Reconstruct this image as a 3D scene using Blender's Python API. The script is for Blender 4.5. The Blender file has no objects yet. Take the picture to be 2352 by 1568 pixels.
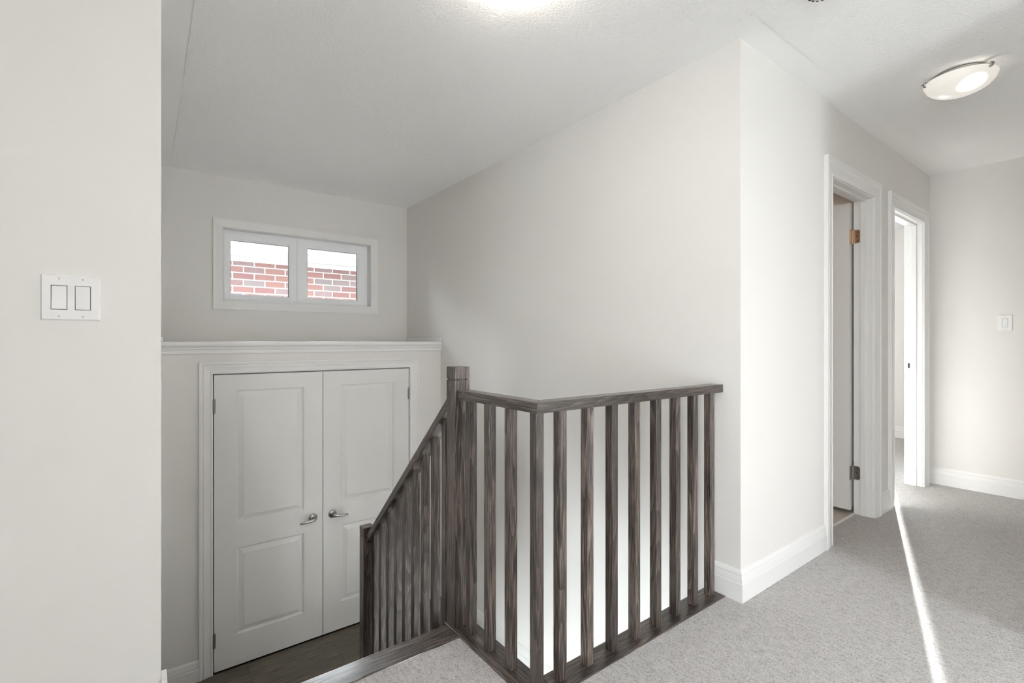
import bpy, bmesh, math, random
from mathutils import Vector, Matrix
random.seed(7)
SC = bpy.context.scene
COL = SC.collection

# ------------------------------------------------------------------ camera
YAW = 0.6458
CAMZ = 1.129
cam_d = bpy.data.cameras.new('camera')
cam = bpy.data.objects.new('camera', cam_d)
COL.objects.link(cam)
cam.location = (0, 0, CAMZ)
cam.rotation_euler = (math.pi/2, 0, -YAW)
cam_d.sensor_width = 36.0
cam_d.lens = 36.0*1113.7/2352.0
cam_d.shift_y = -0.0003
cam_d.clip_start = 0.02
cam_d.clip_end = 200
SC.camera = cam

# ------------------------------------------------------------------ world, sun, exposure
SKY = 12.0
world = bpy.data.worlds.new('world'); SC.world = world
world.use_nodes = True
wn = world.node_tree.nodes; wl = world.node_tree.links
bgn = wn['Background']
tc = wn.new('ShaderNodeTexCoord'); sp = wn.new('ShaderNodeSeparateXYZ'); rp = wn.new('ShaderNodeValToRGB')
wl.new(tc.outputs['Generated'], sp.inputs[0]); wl.new(sp.outputs['Z'], rp.inputs[0]); wl.new(rp.outputs[0], bgn.inputs[0])
rp.color_ramp.elements[0].position = 0.0; rp.color_ramp.elements[0].color = (0.98, 0.985, 1.0, 1)
rp.color_ramp.elements[1].position = 0.8; rp.color_ramp.elements[1].color = (0.86, 0.92, 1.0, 1)
bgn.inputs[1].default_value = SKY

sun_d = bpy.data.lights.new('sun', 'SUN'); sun = bpy.data.objects.new('sun', sun_d); COL.objects.link(sun)
SUN_AZ = math.radians(17.55); SUN_EL = math.radians(20.5)
sd = Vector((math.cos(SUN_AZ)*math.cos(SUN_EL), math.sin(SUN_AZ)*math.cos(SUN_EL), math.sin(SUN_EL)))
sun.rotation_euler = sd.to_track_quat('Z', 'Y').to_euler()
sun.location = (12, 5, 6)
sun_d.energy = 9.0; sun_d.angle = math.radians(0.53); sun_d.color = (1.0, 0.985, 0.965)

vs = SC.view_settings
vs.view_transform = 'Standard'; vs.look = 'None'; vs.gamma = 1.0; vs.use_curve_mapping = False
vs.exposure = 1.22
SC.cycles.use_denoising = True
try:
    SC.cycles.denoiser = 'OPENIMAGEDENOISE'; SC.cycles.denoising_input_passes = 'RGB_ALBEDO_NORMAL'
except Exception:
    pass
SC.cycles.max_bounces = 14; SC.cycles.diffuse_bounces = 8; SC.cycles.use_adaptive_sampling = True; SC.cycles.adaptive_threshold = 0.015; SC.cycles.glossy_bounces = 4
SC.cycles.transmission_bounces = 8; SC.cycles.transparent_max_bounces = 12
SC.cycles.sample_clamp_indirect = 6.0
SC.cycles.caustics_reflective = False; SC.cycles.caustics_refractive = False


def portal(name, loc, rot, sx, sy):
    d = bpy.data.lights.new(name, 'AREA'); d.shape = 'RECTANGLE'; d.size = sx; d.size_y = sy
    o = bpy.data.objects.new(name, d); COL.objects.link(o); o.location = loc; o.rotation_euler = rot
    d.cycles.is_portal = True
    return o

# ------------------------------------------------------------------ numbers of the place (metres)
ZC = 2.445                       # ceiling
XS = 2.0619                      # stair wall (right)
YC = 1.085                       # corridor wall with the two doors
XE = 4.999                       # end wall
YF = 4.47                        # wall with the window
YK = 3.778                       # closet front wall
ZL = -1.094                      # lower landing
XL = 0.033; YL = 1.70            # wall on the left
YB = YC+.105                     # its back face
D1 = (3.045, 3.70); D2 = (4.095, 4.80); DT = 2.04
CX0, CX1, CZ1 = 0.355, 1.763, 0.906

# ------------------------------------------------------------------ materials
def mat(name, color=(0.8, 0.8, 0.8), rough=0.5, metal=0.0, spec=0.5):
    m = bpy.data.materials.new(name); m.use_nodes = True
    b = m.node_tree.nodes['Principled BSDF']
    b.inputs['Base Color'].default_value = (*color, 1); b.inputs['Roughness'].default_value = rough
    b.inputs['Metallic'].default_value = metal; b.inputs['Specular IOR Level'].default_value = spec
    return m, m.node_tree.nodes, m.node_tree.links, b

def N(nodes, kind, **kw):
    n = nodes.new(kind)
    for k, v in kw.items():
        setattr(n, k, v)
    return n

def coords(nodes, links, scale=(1, 1, 1), which='Object'):
    t = N(nodes, 'ShaderNodeTexCoord'); mp = N(nodes, 'ShaderNodeMapping')
    mp.inputs['Scale'].default_value = scale
    links.new(t.outputs[which], mp.inputs['Vector'])
    return mp

def bump(nodes, links, b, height_socket, strength, dist):
    bp = N(nodes, 'ShaderNodeBump'); bp.inputs['Strength'].default_value = strength; bp.inputs['Distance'].default_value = dist
    links.new(height_socket, bp.inputs['Height']); links.new(bp.outputs[0], b.inputs['Normal'])
    return bp

def ramp(nodes, links, sock, stops):
    r = N(nodes, 'ShaderNodeValToRGB'); cr = r.color_ramp
    while len(cr.elements) < len(stops): cr.elements.new(0.5)
    for e, (p, c) in zip(cr.elements, stops):
        e.position = p; e.color = (*c, 1)
    links.new(sock, r.inputs[0]); return r

def paint(name, color, rough=0.6, tex=0.15, scale=220):
    m, n, l, b = mat(name, color, rough, spec=0.3)
    mp = coords(n, l); nz = N(n, 'ShaderNodeTexNoise'); nz.inputs['Scale'].default_value = scale; nz.inputs['Detail'].default_value = 3
    l.new(mp.outputs[0], nz.inputs['Vector']); bump(n, l, b, nz.outputs['Fac'], tex, 0.0006)
    n2 = N(n, 'ShaderNodeTexNoise'); n2.inputs['Scale'].default_value = 1.3; l.new(mp.outputs[0], n2.inputs['Vector'])
    c0 = tuple(x*0.985 for x in color); c1 = tuple(min(1, x*1.01) for x in color)
    r = ramp(n, l, n2.outputs['Fac'], [(0.3, c0), (0.7, c1)]); l.new(r.outputs[0], b.inputs['Base Color'])
    return m

M_WALL = paint('wall_paint', (0.76, 0.742, 0.72), 0.7)
M_TRIM = paint('trim_paint', (0.80, 0.795, 0.785), 0.38, 0.05)
M_DOOR = paint('door_paint', (0.76, 0.75, 0.735), 0.42, 0.25, 340)
M_CEIL = paint('ceiling_paint', (0.91, 0.905, 0.90), 0.8, 0.05)
M_PLATE = paint('switch_plastic', (0.83, 0.825, 0.82), 0.3, 0.0)
M_VINYL = paint('window_vinyl', (0.90, 0.905, 0.92), 0.35, 0.0)

def stipple():
    m, n, l, b = mat('stippled_ceiling', (0.91, 0.905, 0.90), 0.9, spec=0.1)
    mp = coords(n, l)
    a = N(n, 'ShaderNodeTexNoise'); a.inputs['Scale'].default_value = 150; a.inputs['Detail'].default_value = 4; a.inputs['Roughness'].default_value = 0.65
    v = N(n, 'ShaderNodeTexVoronoi'); v.inputs['Scale'].default_value = 95
    l.new(mp.outputs[0], a.inputs['Vector']); l.new(mp.outputs[0], v.inputs['Vector'])
    mx = N(n, 'ShaderNodeMath', operation='SUBTRACT'); l.new(a.outputs['Fac'], mx.inputs[0])
    mm = N(n, 'ShaderNodeMath', operation='MULTIPLY'); l.new(v.outputs['Distance'], mm.inputs[0]); mm.inputs[1].default_value = 0.55
    l.new(mm.outputs[0], mx.inputs[1])
    bump(n, l, b, mx.outputs[0], 0.7, 0.0045)
    return m
M_STIP = stipple()

def carpet():
    m, n, l, b = mat('carpet', (0.6, 0.58, 0.56), 0.95, spec=0.05)
    mp = coords(n, l); mp2 = coords(n, l, (1.0, 0.33, 1.0))
    v = N(n, 'ShaderNodeTexVoronoi'); v.inputs['Scale'].default_value = 190; v.inputs['Randomness'].default_value = 1
    a = N(n, 'ShaderNodeTexNoise'); a.inputs['Scale'].default_value = 130; a.inputs['Detail'].default_value = 5; a.inputs['Roughness'].default_value = 0.75
    w = N(n, 'ShaderNodeTexNoise'); w.inputs['Scale'].default_value = 30; w.inputs['Detail'].default_value = 6; w.inputs['Roughness'].default_value = 0.7
    l.new(mp.outputs[0], v.inputs['Vector']); mp3 = coords(n, l, (1.0, 0.55, 1.0)); l.new(mp3.outputs[0], a.inputs['Vector']); l.new(mp2.outputs[0], w.inputs['Vector'])
    s1 = N(n, 'ShaderNodeMath', operation='MULTIPLY'); l.new(v.outputs['Distance'], s1.inputs[0]); s1.inputs[1].default_value = -0.7
    s2 = N(n, 'ShaderNodeMath', operation='ADD'); l.new(s1.outputs[0], s2.inputs[0]); l.new(a.outputs['Fac'], s2.inputs[1])
    s3 = N(n, 'ShaderNodeMath', operation='MULTIPLY_ADD'); l.new(w.outputs['Fac'], s3.inputs[0]); s3.inputs[1].default_value = 2.2; l.new(s2.outputs[0], s3.inputs[2])
    bump(n, l, b, s3.outputs[0], 1.0, 0.014)
    # heathered yarn, plus shading of leaning tufts painted into the colour
    h = N(n, 'ShaderNodeTexNoise'); h.inputs['Scale'].default_value = 240; h.inputs['Detail'].default_value = 3; h.inputs['Roughness'].default_value = 0.8
    l.new(mp3.outputs[0], h.inputs['Vector'])
    h2 = N(n, 'ShaderNodeTexNoise'); h2.inputs['Scale'].default_value = 75; h2.inputs['Detail'].default_value = 6; h2.inputs['Roughness'].default_value = 0.8
    l.new(mp2.outputs[0], h2.inputs['Vector'])
    hm = N(n, 'ShaderNodeMath', operation='MULTIPLY_ADD'); l.new(h2.outputs['Fac'], hm.inputs[0]); hm.inputs[1].default_value = 0.7; hm.inputs[2].default_value = -0.35
    ha = N(n, 'ShaderNodeMath', operation='ADD'); l.new(hm.outputs[0], ha.inputs[0]); l.new(h.outputs['Fac'], ha.inputs[1])
    r = ramp(n, l, ha.outputs[0], [(0.33, (0.42, 0.395, 0.385)), (0.45, (0.80, 0.765, 0.745)), (0.56, (0.95, 0.915, 0.895))])
    l.new(r.outputs[0], b.inputs['Base Color'])
    b.inputs['Sheen Weight'].default_value = 0.3; b.inputs['Sheen Roughness'].default_value = 0.6
    return m
M_CARPET = carpet()

def wood(axis, name):
    m, n, l, b = mat(name, (0.1, 0.07, 0.06), 0.36)
    t = N(n, 'ShaderNodeTexCoord'); oi = N(n, 'ShaderNodeObjectInfo')
    ad = N(n, 'ShaderNodeVectorMath', operation='MULTIPLY_ADD')
    cmb = N(n, 'ShaderNodeCombineXYZ')
    for i in range(3): l.new(oi.outputs['Random'], cmb.inputs[i])
    l.new(cmb.outputs[0], ad.inputs[0]); ad.inputs[1].default_value = (7.3, 11.1, 5.7); l.new(t.outputs['Object'], ad.inputs[2])
    def st(k):
        s = [1.0, 1.0, 1.0]; s[axis] = k
        mp = N(n, 'ShaderNodeMapping'); mp.inputs['Scale'].default_value = s; l.new(ad.outputs[0], mp.inputs['Vector']); return mp
    p1 = st(0.022)
    pores = N(n, 'ShaderNodeTexNoise'); pores.inputs['Scale'].default_value = 420; pores.inputs['Detail'].default_value = 4; pores.inputs['Roughness'].default_value = 0.7
    l.new(p1.outputs[0], pores.inputs['Vector'])
    p2 = st(0.055)
    warp = N(n, 'ShaderNodeTexNoise'); warp.inputs['Scale'].default_value = 15; warp.inputs['Detail'].default_value = 1.0
    l.new(p2.outputs[0], warp.inputs['Vector'])
    rings = N(n, 'ShaderNodeMath', operation='MULTIPLY'); l.new(warp.outputs['Fac'], rings.inputs[0]); rings.inputs[1].default_value = 17.0
    fr = N(n, 'ShaderNodeMath', operation='FRACT'); l.new(rings.outputs[0], fr.inputs[0])
    p3 = st(0.3); blot = N(n, 'ShaderNodeTexNoise'); blot.inputs['Scale'].default_value = 9; l.new(p3.outputs[0], blot.inputs['Vector'])
    m0 = N(n, 'ShaderNodeMath', operation='MULTIPLY_ADD'); l.new(blot.outputs['Fac'], m0.inputs[0]); m0.inputs[1].default_value = 0.25; m0.inputs[2].default_value = -0.11
    m1 = N(n, 'ShaderNodeMath', operation='MULTIPLY_ADD'); l.new(pores.outputs['Fac'], m1.inputs[0]); m1.inputs[1].default_value = 1.15; l.new(m0.outputs[0], m1.inputs[2])
    mix = N(n, 'ShaderNodeMath', operation='MULTIPLY_ADD'); l.new(fr.outputs[0], mix.inputs[0]); mix.inputs[1].default_value = 0.14
    l.new(m1.outputs[0], mix.inputs[2])
    r = ramp(n, l, mix.outputs[0], [(0.48, (0.006, 0.005, 0.0045)), (0.59, (0.032, 0.024, 0.021)), (0.70, (0.088, 0.067, 0.057)), (0.84, (0.25, 0.20, 0.17))])
    # each board takes the stain a little differently
    hs = N(n, 'ShaderNodeHueSaturation'); mr = N(n, 'ShaderNodeMapRange'); mr.inputs['To Min'].default_value = 0.62; mr.inputs['To Max'].default_value = 1.25
    l.new(oi.outputs['Random'], mr.inputs[0]); l.new(mr.outputs[0], hs.inputs['Value']); l.new(r.outputs[0], hs.inputs['Color'])
    l.new(hs.outputs[0], b.inputs['Base Color'])
    r2 = ramp(n, l, pores.outputs['Fac'], [(0.35, (0.5,)*3), (0.6, (0.27,)*3)]); l.new(r2.outputs[0], b.inputs['Roughness'])
    bump(n, l, b, mix.outputs[0], 0.35, 0.0012)
    b.inputs['Coat Weight'].default_value = 0.5; b.inputs['Coat Roughness'].default_value = 0.16
    return m
M_WX, M_WY, M_WZ = wood(0, 'stained_oak_x'), wood(1, 'stained_oak_y'), wood(2, 'stained_oak_z')

def planks():
    m, n, l, b = mat('dark_hardwood_floor', (0.1, 0.09, 0.07), 0.33)
    mp = coords(n, l)
    br = N(n, 'ShaderNodeTexBrick'); br.inputs['Scale'].default_value = 1.0
    br.inputs['Brick Width'].default_value = 1.1; br.inputs['Row Height'].default_value = 0.083
    br.inputs['Mortar Size'].default_value = 0.0012; br.inputs['Color1'].default_value = (0.085, 0.075, 0.057, 1)
    br.inputs['Color2'].default_value = (0.145, 0.127, 0.098, 1); br.inputs['Mortar'].default_value = (0.015, 0.012, 0.01, 1)
    l.new(mp.outputs[0], br.inputs['Vector'])
    m2 = coords(n, l, (0.05, 1, 1)); a = N(n, 'ShaderNodeTexNoise'); a.inputs['Scale'].default_value = 160; a.inputs['Detail'].default_value = 4
    l.new(m2.outputs[0], a.inputs['Vector'])
    r = ramp(n, l, a.outputs['Fac'], [(0.35, (0.55,)*3), (0.7, (1.45,)*3)])
    mx = N(n, 'ShaderNodeMix', data_type='RGBA', blend_type='MULTIPLY'); mx.inputs[0].default_value = 1
    l.new(br.outputs['Color'], mx.inputs[6]); l.new(r.outputs[0], mx.inputs[7]); l.new(mx.outputs[2], b.inputs['Base Color'])
    bump(n, l, b, a.outputs['Fac'], 0.15, 0.0008)
    return m
M_PLANK = planks()

def tiles():
    m, n, l, b = mat('beige_tile', (0.5, 0.45, 0.4), 0.3)
    mp = coords(n, l); br = N(n, 'ShaderNodeTexBrick'); br.offset = 0
    br.inputs['Brick Width'].default_value = 0.33; br.inputs['Row Height'].default_value = 0.33; br.inputs['Mortar Size'].default_value = 0.003
    br.inputs['Scale'].default_value = 1; br.inputs['Color1'].default_value = (0.55, 0.5, 0.44, 1); br.inputs['Color2'].default_value = (0.58, 0.53, 0.47, 1)
    br.inputs['Mortar'].default_value = (0.4, 0.37, 0.33, 1)
    l.new(mp.outputs[0], br.inputs['Vector']); l.new(br.outputs['Color'], b.inputs['Base Color'])
    return m
M_TILE = tiles()

def brick():
    m, n, l, b = mat('red_brick', (0.4, 0.15, 0.12), 0.85)
    t = N(n, 'ShaderNodeTexCoord'); s = N(n, 'ShaderNodeSeparateXYZ'); c = N(n, 'ShaderNodeCombineXYZ')
    l.new(t.outputs['Object'], s.inputs[0]); l.new(s.outputs['X'], c.inputs['X']); l.new(s.outputs['Z'], c.inputs['Y'])
    br = N(n, 'ShaderNodeTexBrick'); br.inputs['Scale'].default_value = 1.0; br.inputs['Brick Width'].default_value = 0.222
    br.inputs['Row Height'].default_value = 0.0765; br.inputs['Mortar Size'].default_value = 0.0075; br.inputs['Mortar Smooth'].default_value = 0.2
    br.inputs['Color1'].default_value = (0, 0, 0, 1); br.inputs['Color2'].default_value = (1, 1, 1, 1)
    l.new(c.outputs[0], br.inputs['Vector'])
    nz = N(n, 'ShaderNodeTexNoise'); nz.inputs['Scale'].default_value = 26; nz.inputs['Detail'].default_value = 5; l.new(c.outputs[0], nz.inputs['Vector'])
    sm = N(n, 'ShaderNodeMath', operation='MULTIPLY_ADD'); l.new(nz.outputs['Fac'], sm.inputs[0]); sm.inputs[1].default_value = 0.6
    bw = N(n, 'ShaderNodeRGBToBW'); l.new(br.outputs['Color'], bw.inputs[0]); l.new(bw.outputs[0], sm.inputs[2])
    r = ramp(n, l, sm.outputs[0], [(0.15, (0.068, 0.064, 0.066)), (0.5, (0.09, 0.068, 0.069)), (0.72, (0.082, 0.038, 0.038)), (1.05, (0.105, 0.052, 0.046))])
    mx = N(n, 'ShaderNodeMix', data_type='RGBA'); l.new(br.outputs['Fac'], mx.inputs[0]); l.new(r.outputs[0], mx.inputs[6]); mx.inputs[7].default_value = (0.20, 0.19, 0.18, 1)
    l.new(mx.outputs[2], b.inputs['Base Color'])
    iv = N(n, 'ShaderNodeMath', operation='SUBTRACT'); iv.inputs[0].default_value = 1; l.new(br.outputs['Fac'], iv.inputs[1])
    bump(n, l, b, iv.outputs[0], 0.6, 0.008)
    return m
M_BRICK = brick()
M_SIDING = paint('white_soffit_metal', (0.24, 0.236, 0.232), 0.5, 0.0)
M_SHING = paint('roof_shingle', (0.24, 0.22, 0.21), 0.9, 0.5, 60)
M_GROUND = paint('pale_ground', (0.72, 0.72, 0.70), 0.9, 0.2, 8)
M_DARK = mat('dark_gasket', (0.03, 0.03, 0.035), 0.5)[0]
M_GAP = mat('grey_plastic_gap', (0.14, 0.14, 0.14), 0.5)[0]
M_VOID = paint('closet_lining', (0.5, 0.49, 0.48), 0.8, 0.0)

def metal(name, col, rough):
    m, n, l, b = mat(name, col, rough, 1.0)
    mp = coords(n, l, (1, 1, 0.08)); a = N(n, 'ShaderNodeTexNoise'); a.inputs['Scale'].default_value = 900; l.new(mp.outputs[0], a.inputs['Vector'])
    bump(n, l, b, a.outputs['Fac'], 0.12, 0.0003)
    return m
M_NICKEL = metal('satin_nickel', (0.46, 0.44, 0.42), 0.27)
M_HINGE = metal('dull_steel', (0.36, 0.34, 0.32), 0.35)
M_BRONZE = metal('bronze_hinge', (0.62, 0.46, 0.33), 0.3)

def glass():
    m = bpy.data.materials.new('window_glass'); m.use_nodes = True; n = m.node_tree.nodes; l = m.node_tree.links
    n.remove(n['Principled BSDF']); o = n['Material Output']
    tr = n.new('ShaderNodeBsdfTransparent'); gl = n.new('ShaderNodeBsdfGlossy'); gl.inputs['Roughness'].default_value = 0.02
    tr.inputs[0].default_value = (0.96, 0.975, 0.97, 1)
    fz = n.new('ShaderNodeFresnel'); fz.inputs[0].default_value = 1.35; mx = n.new('ShaderNodeMixShader')
    l.new(fz.outputs[0], mx.inputs[0]); l.new(tr.outputs[0], mx.inputs[1]); l.new(gl.outputs[0], mx.inputs[2]); l.new(mx.outputs[0], o.inputs[0])
    return m
M_GLASS = glass()

def bowl_glass(name, base, hot, hx, hy):
    m, n, l, b = mat(name, (0.55, 0.54, 0.52), 0.25)
    t = N(n, 'ShaderNodeTexCoord'); vd = N(n, 'ShaderNodeVectorMath', operation='DISTANCE'); vd.inputs[1].default_value = (hx, hy, -0.075)
    l.new(t.outputs['Object'], vd.inputs[0])
    mr = N(n, 'ShaderNodeMapRange', interpolation_type='SMOOTHSTEP'); mr.inputs['From Min'].default_value = 0.022; mr.inputs['From Max'].default_value = 0.062
    mr.inputs['To Min'].default_value = hot; mr.inputs['To Max'].default_value = base
    l.new(vd.outputs['Value'], mr.inputs[0]); l.new(mr.outputs[0], b.inputs['Emission Strength'])
    b.inputs['Emission Color'].default_value = (1.0, 0.93, 0.84, 1)
    return m

# ------------------------------------------------------------------ mesh helpers
def addbox(bm, x0, x1, y0, y1, z0, z1):
    vs_ = [bm.verts.new((x, y, z)) for z in (z0, z1) for y in (y0, y1) for x in (x0, x1)]
    for f in ((0, 2, 3, 1), (4, 5, 7, 6), (0, 1, 5, 4), (2, 6, 7, 3), (0, 4, 6, 2), (1, 3, 7, 5)):
        bm.faces.new([vs_[i] for i in f])

def obj(name, bm, m, parent=None, bevel=0.0, seg=2, smooth=False, origin=None):
    bmesh.ops.recalc_face_normals(bm, faces=bm.faces)
    me = bpy.data.meshes.new(name)
    if origin is not None:
        bmesh.ops.translate(bm, verts=bm.verts, vec=-Vector(origin))
    bm.to_mesh(me); bm.free()
    o = bpy.data.objects.new(name, me); COL.objects.link(o)
    me.materials.append(m)
    if smooth:
        for p in me.polygons: p.use_smooth = True
    if bevel > 0:
        b = o.modifiers.new('bevel', 'BEVEL'); b.width = bevel; b.segments = seg; b.limit_method = 'ANGLE'; b.angle_limit = math.radians(35)
    if origin is not None: o.location = origin
    if parent is not None:
        o.parent = parent
        if origin is not None: o.location = Vector(origin) - parent.location
        else: o.location = -parent.location
    return o

def box(name, ext, m, parent=None, bevel=0.0, **kw):
    bm = bmesh.new()
    for e in (ext if isinstance(ext[0], (tuple, list)) else [ext]): addbox(bm, *e)
    return obj(name, bm, m, parent, bevel, **kw)

def struct(o): o['kind'] = 'structure'; return o

def thing(name, loc, label=None, cat=None, group=None):
    o = bpy.data.objects.new(name, None); COL.objects.link(o); o.location = loc
    o.empty_display_size = 0.05
    if label: o['label'] = label
    if cat: o['category'] = cat
    if group: o['group'] = group
    return o

def sweep(bm, path, nrm, prof, flip=1):
    """mitred moulding: path of 3-D points in the plane with normal nrm; prof (a sideways, b along nrm)"""
    nrm = Vector(nrm).normalized(); P = [Vector(p) for p in path]; rows = []
    for i, p in enumerate(P):
        t0 = (P[i]-P[i-1]).normalized() if i > 0 else None
        t1 = (P[i+1]-P[i]).normalized() if i < len(P)-1 else None
        s0 = nrm.cross(t0) if t0 else None; s1 = nrm.cross(t1) if t1 else None
        if s0 is None: s = s1
        elif s1 is None: s = s0
        else:
            s = (s0+s1).normalized(); s = s/max(0.2, s.dot(s0))
        rows.append([bm.verts.new(p + s*(a*flip) + nrm*b) for a, b in prof])
    k = len(prof)
    for r0, r1 in zip(rows, rows[1:]):
        for j in range(k): bm.faces.new((r0[j], r0[(j+1) % k], r1[(j+1) % k], r1[j]))
    bm.faces.new(rows[0]); bm.faces.new(list(reversed(rows[-1])))

def lathe(bm, prof, center, axis='Z', seg=48):
    c = Vector(center); rings = []
    for r, h in prof:
        ring = []
        for i in range(seg):
            a = 2*math.pi*i/seg
            if axis == 'Z': v = Vector((r*math.cos(a), r*math.sin(a), h))
            elif axis == 'Y': v = Vector((r*math.cos(a), h, r*math.sin(a)))
            else: v = Vector((h, r*math.cos(a), r*math.sin(a)))
            ring.append(bm.verts.new(c+v))
        rings.append(ring)
    for a, b in zip(rings, rings[1:]):
        for i in range(seg): bm.faces.new((a[i], a[(i+1) % seg], b[(i+1) % seg], b[i]))
    bm.faces.new(list(reversed(rings[0]))); bm.faces.new(rings[-1])

BASEP = [(0, 0), (.016, 0), (.016, .078), (.0130, .0805), (.0132, .085), (.0125, .092), (.0105, .103), (.0075, .111), (.0115, .1135), (.0112, .119), (.008, .127), (.004, .133), (0, .135)]
def casprof(w):
    p = [(0, 0), (0, .009), (.004, .0115), (.009, .0115), (.012, .008), (.020, .0085), (.034, .0115), (.046, .0155), (.053, .0165), (.057, .0135), (.062, .015), (.066, .0195), (.079, .020), (.079, 0)]
    return [(a*w/.079, b*1.05) for a, b in p]

# ================================================================== SETTING
T = 0.12
def wall_with_holes_y(name, x0, x1, y0, y1, z0, z1, holes, m=M_WALL):
    """wall slab facing +-Y; holes (hx0,hx1,hz0,hz1) sorted by x"""
    e = []; x = x0
    for hx0, hx1, hz0, hz1 in holes:
        e.append((x, hx0, y0, y1, z0, z1))
        if hz0 > z0: e.append((hx0, hx1, y0, y1, z0, hz0))
        if hz1 < z1: e.append((hx0, hx1, y0, y1, hz1, z1))
        x = hx1
    e.append((x, x1, y0, y1, z0, z1))
    return struct(box(name, e, m))
def wall_with_holes_x(name, x0, x1, y0, y1, z0, z1, holes, m=M_WALL):
    e = []; y = y0
    for hy0, hy1, hz0, hz1 in holes:
        e.append((x0, x1, y, hy0, z0, z1))
        if hz0 > z0: e.append((x0, x1, hy0, hy1, z0, hz0))
        if hz1 < z1: e.append((x0, x1, hy0, hy1, hz1, z1))
        y = hy1
    e.append((x0, x1, y, y1, z0, z1))
    return struct(box(name, e, m))

ZB = -3.3
WX0, WX1, WZ0, WZ1 = 0.487, 1.692, 1.454, 2.036
BX0, BX1, BY = -1.8, 2.6, -1.7
struct(box('wall_left', (BX0-T, XL, YL, YL+T, -0.3, ZC), M_WALL))
struct(box('wall_stair_left', (XL-T, XL, YL+T, YF+.15, ZB, ZC), M_WALL))
wall_with_holes_y('wall_far', XL, XS, YF, YF+.15, -1.3, ZC, [(WX0, WX1, WZ0, WZ1)])
wall_with_holes_y('wall_closet', XL, XS, YK, YK+.10, ZB, 1.10, [(CX0-.012, CX1+.012, ZL, CZ1+.012)])
struct(box('wall_stair_right', (XS, XS+T, YB, YF+.15, ZB, ZC), M_WALL))
wall_with_holes_y('wall_corridor', XS, 7.17, YC, YB, -0.3, ZC, [(D1[0]-.018, D1[1]+.018, -.3, DT+.018), (D2[0]-.018, D2[1]+.018, -.3, DT+.018)])
struct(box('wall_stairwell_front', (XS, XS+T, YC, YB, ZB, -0.3), M_WALL))
struct(box('wall_end', (XE, XE+T, -.07, YC, 0, ZC), M_WALL))
struct(box('wall_corridor_opposite', (BX1, XE, -.07, .05, 0, ZC), M_WALL))
wall_with_holes_y('wall_back', BX0-T, BX1+T, BY-T, BY, -0.3, ZC, [(1.75, 2.2, 0.15, 1.9)])
struct(box('wall_back_right', (BX1, BX1+T, BY, -.07, 0, ZC), M_WALL))
wall_with_holes_x('wall_back_left', BX0-T, BX0, BY, YL, 0, ZC, [(-1.4, -0.5, 0.15, 1.9)])
# bathroom and bedroom behind the corridor wall
struct(box('wall_bathroom', (D1[1]+.15, D2[0]-.125, YB, 4.4, 0, ZC), M_WALL))
struct(box('wall_bathroom_far', (XS+T, D1[1]+.15, 3.1, 3.22, 0, ZC), M_WALL))
struct(box('wall_bedroom_far', (D2[0]-.125, 7.17, 4.4, 4.52, 0, ZC), M_WALL))
wall_with_holes_x('wall_bedroom_right', 7.02, 7.17, YB, 4.4, 0, ZC, [(1.978, 3.1, 0.75, 2.2)])
# ceiling slab and its stippled field with the smooth border along the walls
struct(box('ceiling', (BX0-T, 7.17, BY-T, YF+.15, ZC, ZC+.2), M_CEIL))
bm = bmesh.new()
poly = [(-1.69, BY+.11), (2.49, BY+.11), (2.49, .16), (4.885, .16), (4.885, .970), (1.945, .970), (1.945, YF-.11), (.148, YF-.11), (.148, YL-.115), (-1.69, YL-.115)]
lo = [bm.verts.new((x, y, ZC-.004)) for x, y in poly]; hi = [bm.verts.new((x, y, ZC)) for x, y in poly]
bm.faces.new(lo); bm.faces.new(list(reversed(hi)))
for i in range(len(poly)): bm.faces.new((lo[i], lo[i-1], hi[i-1], hi[i]))
struct(obj('ceiling_stippled', bm, M_STIP))
# floors
struct(box('floor', [(BX0, .952, BY, 1.5945, -.30, 0), (.952, BX1, BY, .05, -.30, 0), (.952, XS, .05, 1.144, -.30, 0), (XS, XE, .05, YC, -.30, 0),
                     (BX0, XL, 1.5945, YL, -.30, 0),
                     (D1[0]-.018, D1[1]+.018, YC, YB-.004, -.30, 0), (D2[0]-.018, D2[1]+.018, YC, YB, -.30, 0)], M_CARPET))
struct(box('floor_bedroom', (D2[0]-.125, 7.02, YB, 4.4, -.3, 0), M_CARPET))
struct(box('floor_bathroom', (XS+T, D1[1]+.15, YB-.004, 3.1, -.3, .002), M_TILE))
struct(box('floor_landing', [(XL, XS, 2.675, YK, ZL-.12, ZL), (XL, XS, YK, YF, ZL-.12, ZL)], M_PLANK))
struct(box('floor_lower', (XL, XS, 0.2, 4.0, ZB-.1, ZB), M_PLANK))

struct(box('wall_lower_front', (XL-T, XS+T, .08, .20, ZB, -.3), M_WALL))
wall_with_holes_x('wall_lower_left', XL-T, XL, .20, YL+T, ZB, -.3, [(.4, 1.7, -3.1, -.65)])
struct(box('wall_lower_right', (XS, XS+T, .20, YC, ZB, -.3), M_WALL))
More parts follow.
